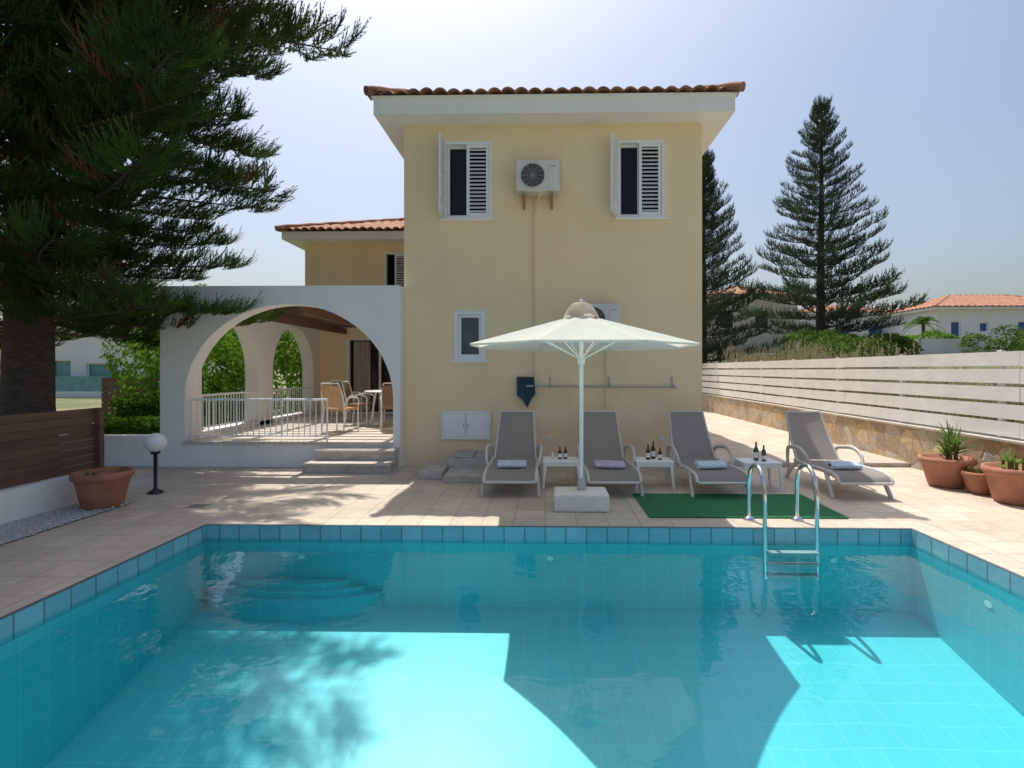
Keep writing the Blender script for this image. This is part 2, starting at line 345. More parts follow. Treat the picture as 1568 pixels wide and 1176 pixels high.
e.box(EX0,EX1,EY,19.3,5.70,5.955,WHT); e.box(EX0-.03,EX1+.03,EY-.03,19.3,5.955,5.985,WHT); e.build('eaves_slab',house)
r=M(); hiproof(r,EX0-.09,EX1+.09,EY-.09,19.4,5.985,.40,TER); r.build('roof_tiles',house)
wm=M()
for i,(a,b,c,d) in enumerate(wins):
    frame(wm,a-.035,b+.035,c-.02,d+.035,HY-.018,.045,.1,WPA)
    wm.box(a-.08,b+.08,HY-.06,HY+.05,c-.055,c-.02,WHT)
    wm.face([(a,HY+.13,c),(b,HY+.13,c),(b,HY+.13,d),(a,HY+.13,d)],GLASS)
    mid=(a+b)/2-.02
    frame(wm,a+.012,mid+.02,c+.03,d-.012,HY+.07,.035,.045,WPA)
    shutter(wm,(mid+.0,HY+.02,c+.03),(1,0,0),b-mid-.015,d-c-.04)
    shutter(wm,(a-.05,HY-.03,c-.0),(.05 if i==0 else -.34,-1,0),.36,d-c+.03,lt=.095,th=.028)
a,b,c,d=sw
frame(wm,a-.05,b+.05,c-.04,d+.05,HY-.02,.055,.08,WPA); frame(wm,a+.006,b-.006,c+.016,d-.006,HY+.03,.05,.05,WPA)
wm.face([(a,HY+.09,c),(b,HY+.09,c),(b,HY+.09,d),(a,HY+.09,d)],GLASS2); wm.box(a-.09,b+.09,HY-.05,HY+.02,c-.07,c-.041,WHT)
wm.build('windows_and_shutters',house)
# wing
wg=M(); WX0,WY=-6.45,13.9
up=(-4.28,-3.2,3.55,4.72); dr=(-5.28,-3.6,.42,2.42)
holewall(wg,WX0,HX0,0,5.0,WY,[up,dr],.15,YEL); wg.face([(WX0,WY,0),(WX0,21,0),(WX0,21,5),(WX0,WY,5)],YEL)
wg.face([(WX0,21,0),(HX0,21,0),(HX0,21,5),(WX0,21,5)],YEL)
wg.box(WX0-.42,HX0-.002,WY-.42,21.4,5.0,5.2,WHT); wg.build('wing_walls',house)
r=M(); hiproof(r,WX0-.52,2.0,WY-.52,21.5,5.205,.36,TER); r.build('wing_roof',house)
ww=M()
for (a,b,c,d) in (up,dr):
    frame(ww,a-.03,b+.03,c-.01,d+.03,WY-.02,.06,.12,WPA)
    ww.face([(a,WY+.14,c),(b,WY+.14,c),(b,WY+.14,d),(a,WY+.14,d)],GLASS)
    mid=(a+b)/2; ww.box(mid-.03,mid+.03,WY+.04,WY+.1,c+.05,d-.03,WPA)
shutter(ww,(-4.02,WY-.01,3.6),(1,0,0),.42,1.08)
for i in range(9): ww.tube([(-5.15+i*.05,WY+.125,.5),(-5.15+i*.05,WY+.125,2.36)],.03,CURT,6)
ww.build('wing_windows',house)
# arcade
def archstrip(m,a0,a1,zs,za,zt,c0,c1,axis,mt,n=36):
    ac=(a0+a1)/2; r=(a1-a0)/2
    A=[ac-r*math.cos(math.pi*i/n) for i in range(n+1)]; Z=[zs+(za-zs)*math.sqrt(max(0,1-((a-ac)/r)**2)) for a in A]
    f=(lambda a,c,z:(a,c,z)) if axis=='x' else (lambda a,c,z:(c,a,z))
    for c in (c0,c1): m.grid([[f(a,c,z) for a,z in zip(A,Z)],[f(a,c,zt) for a in A]],mt,False)
    m.grid([[f(a,c0,z) for a,z in zip(A,Z)],[f(a,c1,z) for a,z in zip(A,Z)]],mt,True)
    m.face([f(a0,c0,zt),f(a1,c0,zt),f(a1,c1,zt),f(a0,c1,zt)],mt)
ar=M(); AY0,AY1,ZT=8.5,8.8,2.98
ar.box(-6.36,-5.95,AY0,AY1,-.02,ZT,WHT); ar.box(-2.49,-2.373,AY0,AY1,-.02,ZT,WHT)
archstrip(ar,-5.95,-2.49,1.12,2.68,ZT,AY0,AY1,'x',WHT)
ar.box(-5.95,-2.49,AY0,AY1,-.02,.375,WHT)
for (a,b) in ((8.8,9.1),(10.95,11.5),(13.55,13.9)): ar.box(-6.36,-6.06,a,b,-.02,ZT,WHT)
archstrip(ar,9.1,10.95,1.5,2.62,ZT,-6.36,-6.06,'y',WHT); archstrip(ar,11.5,13.55,1.5,2.62,ZT,-6.36,-6.06,'y',WHT)
ar.build('arcade_walls',house)
tf=M(); tf.box(-5.945,-2.495,8.46,8.8,.375,.42,TERT); tf.box(-6.06,-2.375,8.8,13.9,-.02,.42,TERT); tf.box(-6.36,-6.06,9.1,13.5,-.02,.5,WHT)
tf.box(-3.62,-2.4,8.24,8.46,-.02,.29,CONC); tf.box(-3.66,-2.38,8.205,8.475,.29,.325,TERT)
tf.box(-3.74,-2.4,7.99,8.24,-.02,.125,CONC); tf.box(-3.78,-2.38,7.955,8.25,.125,.16,TERT); tf.build('terrace_floor_and_steps',house)
pg=M(); y=8.98
while y<13.8: pg.box(-6.05,-2.38,y,y+.05,2.70,2.84,PERG); y+=.38
for x in (-5.4,-4.2,-3.0): pg.box(x,x+.09,8.81,13.88,2.55,2.695,PERG)
pg.build('pergola_slats',house)
rl=M()
def railing(m,a,b,zb,zt,n):
    a=Vector(a);b=Vector(b)
    for z,rr in ((zb,.014),(zt,.02)): m.tube([a+Vector((0,0,z)),b+Vector((0,0,z))],rr,WPA,8)
    for i in range(n+1):
        q=a.lerp(b,i/n); m.tube([q+Vector((0,0,zb if i not in(0,n) else .42)),q+Vector((0,0,zt))],.009 if i%8 else .016,WPA,6)
railing(rl,(-5.9,8.6,0),(-3.62,8.6,0),.50,1.10,24); railing(rl,(-6.1,9.1,0),(-6.1,10.95,0),.56,1.14,20); railing(rl,(-6.1,11.5,0),(-6.1,13.5,0),.56,1.14,20)
rl.build('terrace_railing',house)
def acunit(x0,z0,w_,h_,name):
    e=empty(name); m=M(); y=HY-.33
    m.box(x0,x0+w_,y,y+.27,z0,z0+h_,ACW); m.build('casing',e,.012)
    m=M(); cx=x0+w_*.38; cz=z0+h_*.5; r=h_*.40
    m.face([(cx+r*math.cos(a*.1309),y-.003,cz+r*math.sin(a*.1309)) for a in range(48)],BLK)
    for k in range(1,8):
        rr=r*k/7; m.tube([(cx+rr*math.cos(a*.2094),y-.012,cz+rr*math.sin(a*.2094)) for a in range(31)],.003 if k<7 else .012,GRYM if k<7 else ACW,5,cap=False)
    for k in range(6):
        a=k*math.pi/6; m.tube([(cx-r*math.cos(a),y-.014,cz-r*math.sin(a)),(cx+r*math.cos(a),y-.014,cz+r*math.sin(a))],.003,GRYM,4)
    m.box(x0+w_*.78,x0+w_*.9,y-.004,y-.001,z0+h_*.78,z0+h_*.82,GRYM)
    m.box(x0+w_*.74,x0+w_*.745,y-.003,y,z0+.02,z0+h_-.02,GRYM)
    for x in (x0+.1,x0+w_-.14):
        m.box(x,x+.035,y-.03,HY-.001,z0-.055,z0-.012,RUST); m.box(x,x+.035,HY-.04,HY-.001,z0-.2,z0-.055,RUST)
        m.tube([(x+.017,y+.05,z0-.04),(x+.017,HY-.02,z0-.19)],.012,RUST,6)
    m.build('grille_and_brackets',e)
acunit(-.47,4.47,.70,.50,'air_conditioner'); acunit(.50,2.16,.70,.50,'air_conditioner')
m=M(); m.tube([(-.19,HY-.02,4.5),(-.19,HY-.02,1.9),(-.19,HY-.02,1.35)],.012,PIPE,8); m.tube([(1.0,HY-.02,2.1),(1.0,HY-.02,.2)],.01,PIPE,8)
m.tube(crv([(-.05,HY-.3,4.62),(-.1,HY-.2,4.4),(-.17,HY-.06,4.4),(-.19,HY-.03,4.25)],5),.015,PIPE,8)
for z in (4.2,3.4,2.6,1.8): m.box(-.22,-.16,HY-.045,HY-.001,z,z+.02,PIPE)
m.build('wall_conduit_pipe')
m=M(); m.box(-1.72,-.92,HY-.05,HY-.001,.45,.90,WPL); frame(m,-1.73,-.91,.44,.91,HY-.065,.035,.05,WPA)
for a,b in ((-1.69,-1.335),(-1.305,-.95)): m.box(a,b,HY-.062,HY-.05,.48,.87,WPL)
m.box(-1.325,-1.315,HY-.055,HY-.0505,.48,.87,GRYM)
m.box(-1.37,-1.35,HY-.075,HY-.062,.65,.69,GRYM); m.box(-1.29,-1.27,HY-.075,HY-.062,.65,.69,GRYM)
m.build('meter_cabinet',None,.004)
m=M()
for x,z in ((-.52,.40),(.02,.43),(.62,.42),(1.9,.42)): m.box(x,x+.06,HY-.02,HY-.001,z,z+.06,WPL)
m.build('wall_junction_boxes',None,.003)
m=M(); m.tube([(-.18,HY-.08,1.33),(2.16,HY-.08,1.31)],.013,GRYM,8)
for x in (.08,1.06,2.1): m.tube([(x,HY,1.33),(x,HY-.09,1.30),(x,HY-.09,1.37)],.009,GRYM,6); m.box(x-.012,x+.012,HY-.02,HY-.001,1.34,1.48,GRYM)
o=[(-.46,1.47),(-.19,1.47),(-.175,1.2),(-.24,1.12),(-.30,.98),(-.36,1.1),(-.455,1.18)]
m.tube([(a,HY-.1,b) for a,b in o+[o[0]]],.013,DKN,8)
for i in range(len(o)):
    a=o[i]; b=o[(i+1)%len(o)]; m.face([(a[0],HY-.1,a[1]),(b[0],HY-.1,b[1]),(-.32,HY-.04,1.28)],DKN)
m.tube([(-.32,HY-.11,1.33),(-.18,HY-.08,1.33)],.016,GRYM,8)
m.build('pool_leaf_net')
m=M(); m.box(-1.5,-.72,7.95,8.70,0,.24,CONC); m.box(-1.42,-1.12,8.0,8.6,.24,.27,GRYM); m.box(-1.08,-.78,8.0,8.6,.24,.27,GRYM); m.box(-1.86,-1.5,7.6,8.3,0,.13,CONC); m.box(-1.45,-.85,7.35,7.95,0,.10,CONC)
m.build('utility_box',None,.012)
# ---------------------------------------------------------------- fences/walls
st=M(); st.box(5.98,6.22,3,30,-.05,.66,STONE); st.box(5.95,6.25,2.9,30,.66,.69,CONC); st.build('stone_retaining_wall')
f=M(); z=.72
for i in range(5):
    y=2.9
    while y<29.5:
        dz=R.uniform(-.004,.004); dx=R.uniform(-.003,.003); f.box(6.06+dx,6.085+dx,y,y+3.893,z+dz,z+.19+dz,FEN); y+=3.9
    z+=.232
y=3.2
while y<30: f.box(6.09,6.15,y,y+.06,.69,1.86,FEN); y+=1.95
f.build('white_slat_fence')
wf=M(); wf.box(-5.72,-5.58,-3,6.5,-.05,.34,WHT); wf.build('low_white_wall')
wf=M(); z=.36
for i in range(8): wf.box(-5.66,-5.635,-3,6.48,z,z+.088,WOOD); z+=.096
for y in (-1,1,3,4.8,6.42): wf.box(-5.635,-5.57,y,y+.07,.34,1.12,WOOD)
wf.build('brown_wood_fence')
wl=M(); wl.box(-13,-6.362,8.55,8.75,-.05,.50,WHT); wl.build('low_white_wall')
wl=M(); z=.3
for i in range(9): wl.box(-10.8,-8.3,12.5,12.54,z,z+.11,WOOD); z+=.125
for x in (-10.8,-8.9): wl.box(x,x+.08,12.54,12.6,0,1.4,WOOD)
wl.build('brown_wood_fence')
# ---------------------------------------------------------------- lamp, pots
m=M(); c=(-5.05,6.67,0); m.lathe(c,[(.09,0),(.09,.02),(.035,.05),(.022,.07),(.022,.5),(.05,.51),(.06,.55)],BLK,16)
m.lathe(c,[(.05,.545)]+[(.125*math.sin(a*math.pi/14),.655-.125*math.cos(a*math.pi/14)) for a in range(2,15)],GLOBE,20); m.build('globe_garden_lamp')
def pot(name,c,r,h,plant=None):
    e=empty(name); m=M()
    m.lathe(c,[(.0,.01),(r*.62,.0),(r*.68,.03),(r*.88,h*.7),(r*.92,h*.8),(r*1.0,h*.82),(r*1.03,h*.88),(r*1.0,h),(r*.9,h),(r*.87,h*.9),(0,h*.88)],POT,28); m.build('pot',e)
    if plant: plant(e,c,r,h)
def aloe(e,c,r,h,n=56,ln=.42):
    m=M()
    for s in range(6):
        ox=R.uniform(-r*.6,r*.6);oy=R.uniform(-r*.5,r*.5); hz=R.uniform(0,.32)*ln/.42
        for k in range(n//4):
            a=R.uniform(0,6.28); el=R.uniform(.35,1.4); l=ln*R.uniform(.6,1.05); wd=R.uniform(.014,.024)
            b=Vector((c[0]+ox,c[1]+oy,c[2]+h*.9+hz*R.uniform(.6,1))); d=Vector((math.cos(a)*math.cos(el),math.sin(a)*math.cos(el),math.sin(el))); sd=Vector((-math.sin(a),math.cos(a),0))
            rows=[]
            for j in range(6):
                t=j/5; q=b+d*l*t+Vector((0,0,-.25*l*t*t*math.cos(el))); ww_=wd*(1-t)**.7+.001
                rows.append([q-sd*ww_+Vector((0,0,ww_*.5)),q,q+sd*ww_+Vector((0,0,ww_*.5))])
            m.grid(rows,ALOE,True)
        m.tube([(c[0]+ox,c[1]+oy,c[2]+h*.85),(c[0]+ox,c[1]+oy,c[2]+h*.9+hz)],.018,ALOE,6)
    m.build('aloe_leaves',e)
pot('potted_aloe',(5.52,7.3,0),.32,.40,aloe)
pot('terracotta_pot',(5.62,6.88,0),.19,.28,lambda e,c,r,h:aloe(e,c,r,h,6,.12)); pot('terracotta_pot',(5.66,6.4,0),.32,.43,lambda e,c,r,h:aloe(e,c,r,h,14,.2))
pot('terracotta_pot',(-5.15,5.98,0),.29,.42,lambda e,c,r,h:aloe(e,c,r,h,5,.08))
# ---------------------------------------------------------------- umbrella
u=empty('patio_umbrella'); UX,UY=.42,6.1
m=M(); m.box(UX-.32,UX+.3,5.86,6.28,.0,.2,BASEM); m.build('base_block',u,.02)
m=M(); m.tube([(UX,UY,.18),(UX,UY,2.34)],.024,WPA,14); m.lathe((UX,UY,.2),[(.05,0),(.05,.12),(.03,.14)],GRYM,14)
m.lathe((UX,UY,1.66),[(.04,0),(.045,.04),(.04,.1)],WPA,14)
ZR=1.88; ZA=2.25; RU=1.33
for k in range(8):
    a=k*math.pi/4+.39; d=Vector((math.cos(a),math.sin(a),0)); ap=Vector((UX,UY,ZA-.02)); tip=Vector((UX,UY,ZR-.008))+d*RU*.995
    m.tube([ap,tip],.011,WPA,6); m.tube([Vector((UX,UY,1.71)),ap.lerp(tip,.5)-Vector((0,0,.012))],.009,WPA,6)
m.build('pole_and_ribs',u)
m=M(); K=8; rows=[]
for i in range(9):
    t=.08+.92*i/8; row=[]
    for k in range(8*K):
        s=k/K; a=s*math.pi/4+.39; fr=(s%1)
        ch=math.cos(math.pi/8)/math.cos((fr-.5)*math.pi/4); ch*=1-.022*math.sin(math.pi*fr)*t*t; rad=RU*t*ch; sag=.05*t*math.sin(math.pi*fr)
        row.append((UX+rad*math.cos(a),UY+rad*math.sin(a),ZA-(ZA-ZR)*t-sag*(1-t)*1.8))
    rows.append(row)
m.grid(rows,CANV,False,True)
last=rows[-1]; m.grid([last,[(x,y,z-.022) for x,y,z in last]],CANV,True,True)
m.build('canopy',u)
m=M(); rows=[]
for i in range(7):
    t=i/6; rows.append([(UX+(.02+.185*t**.8)*math.cos(k*math.pi/16+.39),UY+(.02+.185*t**.8)*math.sin(k*math.pi/16+.39),2.385-.17*t**2+.022*math.cos(k*math.pi/4)*t) for k in range(32)])
m.grid(rows,CAPM,True,True); m.lathe((UX,UY,2.375),[(.02,0),(.025,.03),(.0,.05)],WPA,10)
m.build('vent_cap',u)
# ---------------------------------------------------------------- loungers
def lounger(cx,y0,tw,rz=0):
    e=empty('sun_lounger',(cx,y0,0)); e.rotation_euler=(0,0,rz); m=M()
    prof=crv([(0,-.02,.20),(0,.06,.275),(0,.3,.30),(0,.8,.285),(0,1.12,.30)],6); back=[(0,1.12,.30),(0,1.35,.60),(0,1.56,.95)]
    back=crv(back,5)
    for sx in (-1,1):
        m.tube([Vector((sx*.325,p.y,p.z)) for p in prof],.021,LFR,8,1.4)
        m.tube([Vector((sx*(.30-.045*(p.z-.3)/.65),p.y,p.z)) for p in back],.017,LFR,8,1.2)
        m.tube(crv([(sx*.33,.28,.29),(sx*.35,.16,.15),(sx*.36,.06,0)],5),[.024]*10+[.018],LFR,8,1.3)
        m.tube(crv([(sx*.33,1.05,.28),(sx*.35,1.2,.15),(sx*.36,1.32,0)],5),[.024]*10+[.018],LFR,8,1.3)
        m.tube(crv([(sx*.345,.62,.27),(sx*.375,.70,.42),(sx*.38,.88,.50),(sx*.375,1.1,.49),(sx*.35,1.3,.42),(sx*.345,1.28,.1),(sx*.35,1.36,.0)],6),.02,LFR,8,1.5)
        m.tube([(sx*.32,1.33,.30),(sx*.29,1.36,.62)],.01,LFR,6)
    for y,z in ((-.02,.20),(.3,.25),(1.12,.26)): m.tube([(-.32,y,z),(.32,y,z)],.018,LFR,8)
    m.tube([(-.26,1.565,.955),(.26,1.565,.955)],.018,LFR,8)
    m.build('frame',e)
    m=M(); rows=[]
    for p in prof: rows.append([(x*.31,p.y,p.z+.012-.02*(1-x*x)) for x in (-1,-.6,-.2,.2,.6,1)])
    m.grid(rows,SLING); rows=[]
    for p in back:
        ww_=.29-.045*(p.z-.3)/.65; rows.append([(x*ww_,p.y+.01*(1-x*x),p.z) for x in (-1,-.6,-.2,.2,.6,1)])
    m.grid(rows,SLING); m.build('sling',e)
    m=M(); ty=.42; a=R.uniform(-.25,.12)
    for j,(r_,zz) in enumerate(((.05,.345),(.04,.37))):
        rows=[]
        for i in range(13):
            x=-.19+.38*i/12; rr=r_*(1+.12*math.sin(i*2+j)+R.uniform(-.05,.05)); rows.append([(x,ty+j*.07+x*a+rr*1.5*math.cos(k*math.pi/6),zz-.01+rr*.75*math.sin(k*math.pi/6)) for k in range(12)])
        m.grid(rows,tw,True,True); m.face(rows[0],tw); m.face(rows[-1],tw)
    m.build('towel',e)
for i,(x,rz) in enumerate(((-.44,0),(.86,.02),(2.20,.03),(3.93,.0))): lounger(x,6.5,TOW[i],rz)
def bottle(m,x,y,z,h,mt,r=.03):
    m.lathe((x,y,z),[(0,0),(r,0),(r,h*.55),(r*.85,h*.63),(r*.38,h*.75),(r*.36,h*.97),(r*.42,h*.97),(r*.42,h),(0,h)],mt,14)
    m.lathe((x,y,z),[(r+.001,h*.15),(r+.001,h*.45)],LABEL,14)
def table(cx,cy,bots):
    e=empty('side_table'); m=M(); s=.25
    m.box(cx-s,cx+s,cy-.2,cy+.2,.345,.37,WPL)
    for a,b in ((cx-s+.01,cx-s+.03),(cx+s-.03,cx+s-.01)): m.box(a,b,cy-.19,cy+.19,.30,.345,WPL)
    for a,b in ((cy-.19,cy-.17),(cy+.17,cy+.19)): m.box(cx-s+.03,cx+s-.03,a,b,.302,.345,WPL)
    m.build('top',e,.006); m=M()
    for sx in (-1,1):
        for sy in (-1,1):
            m.tube([(cx+sx*(s-.03),cy+sy*.165,.34),(cx+sx*(s-.0),cy+sy*.19,0)],[.028,.018],WPL,8)
    m.build('legs',e); m=M()
    for b in bots: bottle(m,cx+b[0],cy+b[1],.37,b[2],b[3],b[4])
    m.build('bottles',e)
table(.22,7.2,[(-.02,.0,.17,BOTT,.027),(.06,.03,.17,BOTT,.027),(-.12,.05,.1,LABEL,.02)])
table(1.47,7.2,[(-.06,0,.2,BOTT,.03),(.02,.05,.24,BOTT,.032),(.1,-.02,.16,BOTT,.028)])
table(2.88,7.15,[(-.02,0,.25,BOTG,.034),(.1,.04,.2,BOTT,.03),(.06,-.06,.17,BOTG,.028)])
# ---------------------------------------------------------------- dining set
d=empty('dining_table'); m=M(); tc=(-3.35,11.2,.42)
m.lathe(tc,[(0,.70),(.52,.70),(.54,.715),(.52,.73),(0,.73)],WPA,32)
for k in range(4):
    a=k*1.57+.6; m.tube([(tc[0]+.3*math.cos(a),tc[1]+.3*math.sin(a),1.12),(tc[0]+.42*math.cos(a),tc[1]+.42*math.sin(a),.42)],.018,WPA,8)
m.lathe((tc[0],tc[1],1.15),[(0,0),(.05,0),(.06,.08),(.04,.16),(.05,.2)],BOTT,12); m.build('table',d)
def chair(x,y,a,cm):
    e=empty('dining_chair',(x,y,.42)); e.rotation_euler=(0,0,a); m=M()
    for sx in (-1,1):
        m.tube(crv([(sx*.24,-.22,0),(sx*.24,-.22,.42),(sx*.25,-.2,.62),(sx*.25,.1,.64),(sx*.23,.2,.5)],4),.014,WPA,7)
        m.tube(crv([(sx*.24,.24,0),(sx*.23,.2,.42),(sx*.22,.27,.75),(sx*.18,.32,.92)],4),.014,WPA,7)
    m.tube([(-.18,.32,.92),(.18,.32,.92)],.014,WPA,7); m.box(-.23,.23,-.22,.2,.40,.45,cm)
    rows=[[(x_,.2+.03*(1-(x_/.22)**2)+.12*t,.46+.42*t) for x_ in (-.21,-.1,0,.1,.21)] for t in (0,.25,.5,.75,1)]
    m.grid(rows,cm); m.build('chair',e)
chair(-4.0,11.2,1.6,WICK); chair(-3.95,10.0,2.9,CUSH); chair(-3.0,10.3,3.4,WICK); chair(-2.8,11.9,-.5,WICK); chair(-4.6,12.0,1.0,WICK)
# ---------------------------------------------------------------- trees
def branchmesh(seed,L,nsec,seclen,nrope,ropelen,nneed,nlen,nw,droop,up,dead=0,limb=.035,wide=1.0,lift=.5,t0=.14):
    r=random.Random(seed); m=M(); NV=[];NF=[];NM=[]
    def lp(t): return Vector((L*t,.06*L*math.sin(3*t+seed),L*(-droop*t+up*t*t)))
    m.tube([lp(i/10) for i in range(11)],[limb*(1-.85*i/10) for i in range(11)],BARK,6,cap=False)
    for (a,b,c,d) in m.f: NF+=[(a,b,c),(a,c,d)]; NM+=[2,2]
    NV=[Vector(v) for v in m.v]
    def rope(b,d,l,mm):
        d=d.normalized(); u=d.cross(Vector((0,0,1)))
        if u.length<.05: u=Vector((1,0,0))
        u.normalize(); v=d.cross(u); bend=Vector((0,0,r.uniform(.1,.5)*l))
        for k in range(nneed):
            t=(k+r.random())/nneed; q=b+d*l*t+bend*t*t; a=r.uniform(0,6.28); o=u*math.cos(a)+v*math.sin(a)
            nd=(d*1.3+o*.6+Vector((0,0,.3*t))).normalized(); ll=nlen*r.uniform(.7,1.2)*(1-.4*t*t); s=nd.cross(o).normalized()*nw
            i=len(NV); NV.extend([q-s,q+s,q+nd*ll]); NF.append((i,i+1,i+2)); NM.append(mm)
        i=len(NV); s=u*.008; NV.extend([b-s,b+s,b+d*l+bend]); NF.append((i,i+1,i+2)); NM.append(mm)
    for i in range(nsec):
        t=t0+(1-t0)*(i+r.random()*.6)/nsec; side=1 if i%2 else -1; b=lp(min(t,1)); dl=(lp(min(1,t+.02))-lp(t-.02)).normalized()
        a=r.uniform(.75,1.15); sl_=seclen*(1.15-.75*t)*min(1,.5+t*2.2)*r.uniform(.65,1.15)*wide
        d=(dl*math.cos(a)+Vector((0,side,0))*math.sin(a)+Vector((0,0,r.uniform(-.15,.2)))).normalized()
        sag=r.uniform(.0,.2)*sl_; mm=1 if (r.random()<dead) else 0
        def sp(s_): return b+d*sl_*s_+Vector((0,0,-sag*math.sin(3.1*s_)+lift*.3*sl_*s_*s_))
        ii=len(NV); s=Vector((0,0,.006)); e_=sp(1); NV.extend([b-s,b+s,e_]); NF.append((ii,ii+1,ii+2)); NM.append(2)
        for k in range(nrope):
            s_=.12+.88*((k+r.random())/nrope)**.8; q=sp(s_); sd=1 if k%2 else -1
            side_=d.cross(Vector((0,0,1))).normalized()
            rd=d*r.uniform(.7,1.2)+side_*sd*r.uniform(.1,.8)+Vector((0,0,r.uniform(.1,1.0)*lift*2))
            rope(q,rd,ropelen*r.uniform(.6,1.2)*(1.1-.35*s_),mm)
    rope(lp(.95),Vector((1,0,.3)),ropelen,0)
    return np.array([tuple(v) for v in NV],dtype=np.float32),np.array(NF,dtype=np.int32),np.array(NM,dtype=np.int32)
def conifer(name,pos,H,z0,prof,gap,nb,tm,L0,r0,seed,tilt,mt,keep=None,mins=.45):
    r=random.Random(seed); e=empty(name,pos); m=M()
    m.tube([(0.03*math.sin(3*t),0.05*math.sin(5*t),H*t-.4*(t==0)) for t in [i/14 for i in range(15)]],[r0*(1-.9*i/14)*(1.3 if i==0 else 1) for i in range(15)],BARK,12); m.build('trunk',e)
    z=z0;rot=r.random()*6; VV=[];FF=[];MM=[];off=0
    while z<H-.1:
        t=(z-z0)/(H-z0); Lr=prof(t); n=nb if t<.85 else 5; rot+=r.uniform(.3,.9)
        for i in range(n):
            a=rot+2*math.pi*(i+r.uniform(-.18,.18))/n; s=Lr/L0*r.uniform(.72,1.14)
            if keep and not keep(math.cos(a),math.sin(a),z): continue
            el=tilt(t)+r.uniform(-.1,.1)
            R3=(Matrix.Rotation(a,3,'Z')@Matrix.Rotation(-el,3,'Y')@Matrix.Rotation(r.uniform(-.25,.25),3,'X'))@Matrix.Diagonal((s,max(s,mins),max(s,mins)))
            V,F,K=r.choice(tm); VV.append(V@np.array(R3,dtype=np.float32).T+np.array((0,0,z+r.uniform(-.12,.12)),dtype=np.float32)); FF.append(F+off); MM.append(K); off+=len(V)
        z+=gap*(1-.45*t)*r.uniform(.85,1.15)
    V=np.concatenate(VV);F=np.concatenate(FF);K=np.concatenate(MM)
    me=bpy.data.meshes.new('branches'); me.vertices.add(len(V)); me.vertices.foreach_set('co',V.ravel()); me.loops.add(F.size); me.loops.foreach_set('vertex_index',F.ravel())
    me.polygons.add(len(F)); me.polygons.foreach_set('loop_start',np.arange(0,F.size,3,dtype=np.int32))
    for q in (mt,NEEDB,BARK): me.materials.append(q)
    me.polygons.foreach_set('material_index',K); me.update(calc_edges=True)
    o=bpy.data.objects.new('branches',me); sc.collection.objects.link(o); o.parent=e
    return e
near=[branchmesh(i+1,3.6,38,1.0,14,.34,12,.10,.0085,.14,.15,dead=.06,limb=.045,lift=.6,t0=.08) for i in range(4)]
def npf(t):
    z=2.4+t*12.6
    return 3.7 if z<2.9 else 3.05 if z<4.2 else 3.6 if z<7.5 else 4.1 if z<11 else 4.0*(1-(z-11)/4.2)+.3
conifer('pine_tree',(-7.8,7.7,0),15,2.35,npf,.46,8,near,3.6,.34,3,lambda t:-.06+.25*t,NEED,keep=lambda c,s,z: not(s<-.75 and z<2.8) and not(z>9 and c<-.3))
far=[branchmesh(20+i,4.0,28,1.0,5,.5,7,.20,.026,.12,.24,limb=.05,wide=.8,lift=.8) for i in range(4)]
conifer('norfolk_pine_tree',(14.6,28,1.6),14.2,2.1,lambda t:3.9*(1-t)**.85+.25,.68,6,far,4.0,.28,5,lambda t:.0+.45*t,NEEDF)
conifer('norfolk_pine_tree',(6.6,22,0.5),9.9,1.0,lambda t:2.7*(1-t)**.8+.25,.5,6,far,4.0,.2,8,lambda t:.05+.4*t,NEEDF)
def palm(pos,H,l):
    e=empty('palm_tree',pos); m=M(); m.tube([(0,0,-.5),(.1,0,H*.5),(.05,0,H)],[.18,.13,.12],BARK,8); m.build('trunk',e); m=M()
    for k in range(26):
        a=k*2.4; el=R.uniform(-.2,1.2); d=Vector((math.cos(a)*math.cos(el),math.sin(a)*math.cos(el),math.sin(el))); sd=Vector((-math.sin(a),math.cos(a),0))
        for j in range(16):
            t=j/16; q=Vector((.05,0,H))+d*l*t+Vector((0,0,-.7*l*t*t))
            for s in (-1,1):
                tip=q+d*l*.12+sd*s*l*.28*(1-t*.6)+Vector((0,0,-.1*l)); m.face([q,q+d*.06,tip],LEAFD)
    m.build('fronds',e)
palm((30.6,43,1),4.4,1.5); palm((34.5,58,1),9.2,1.6)
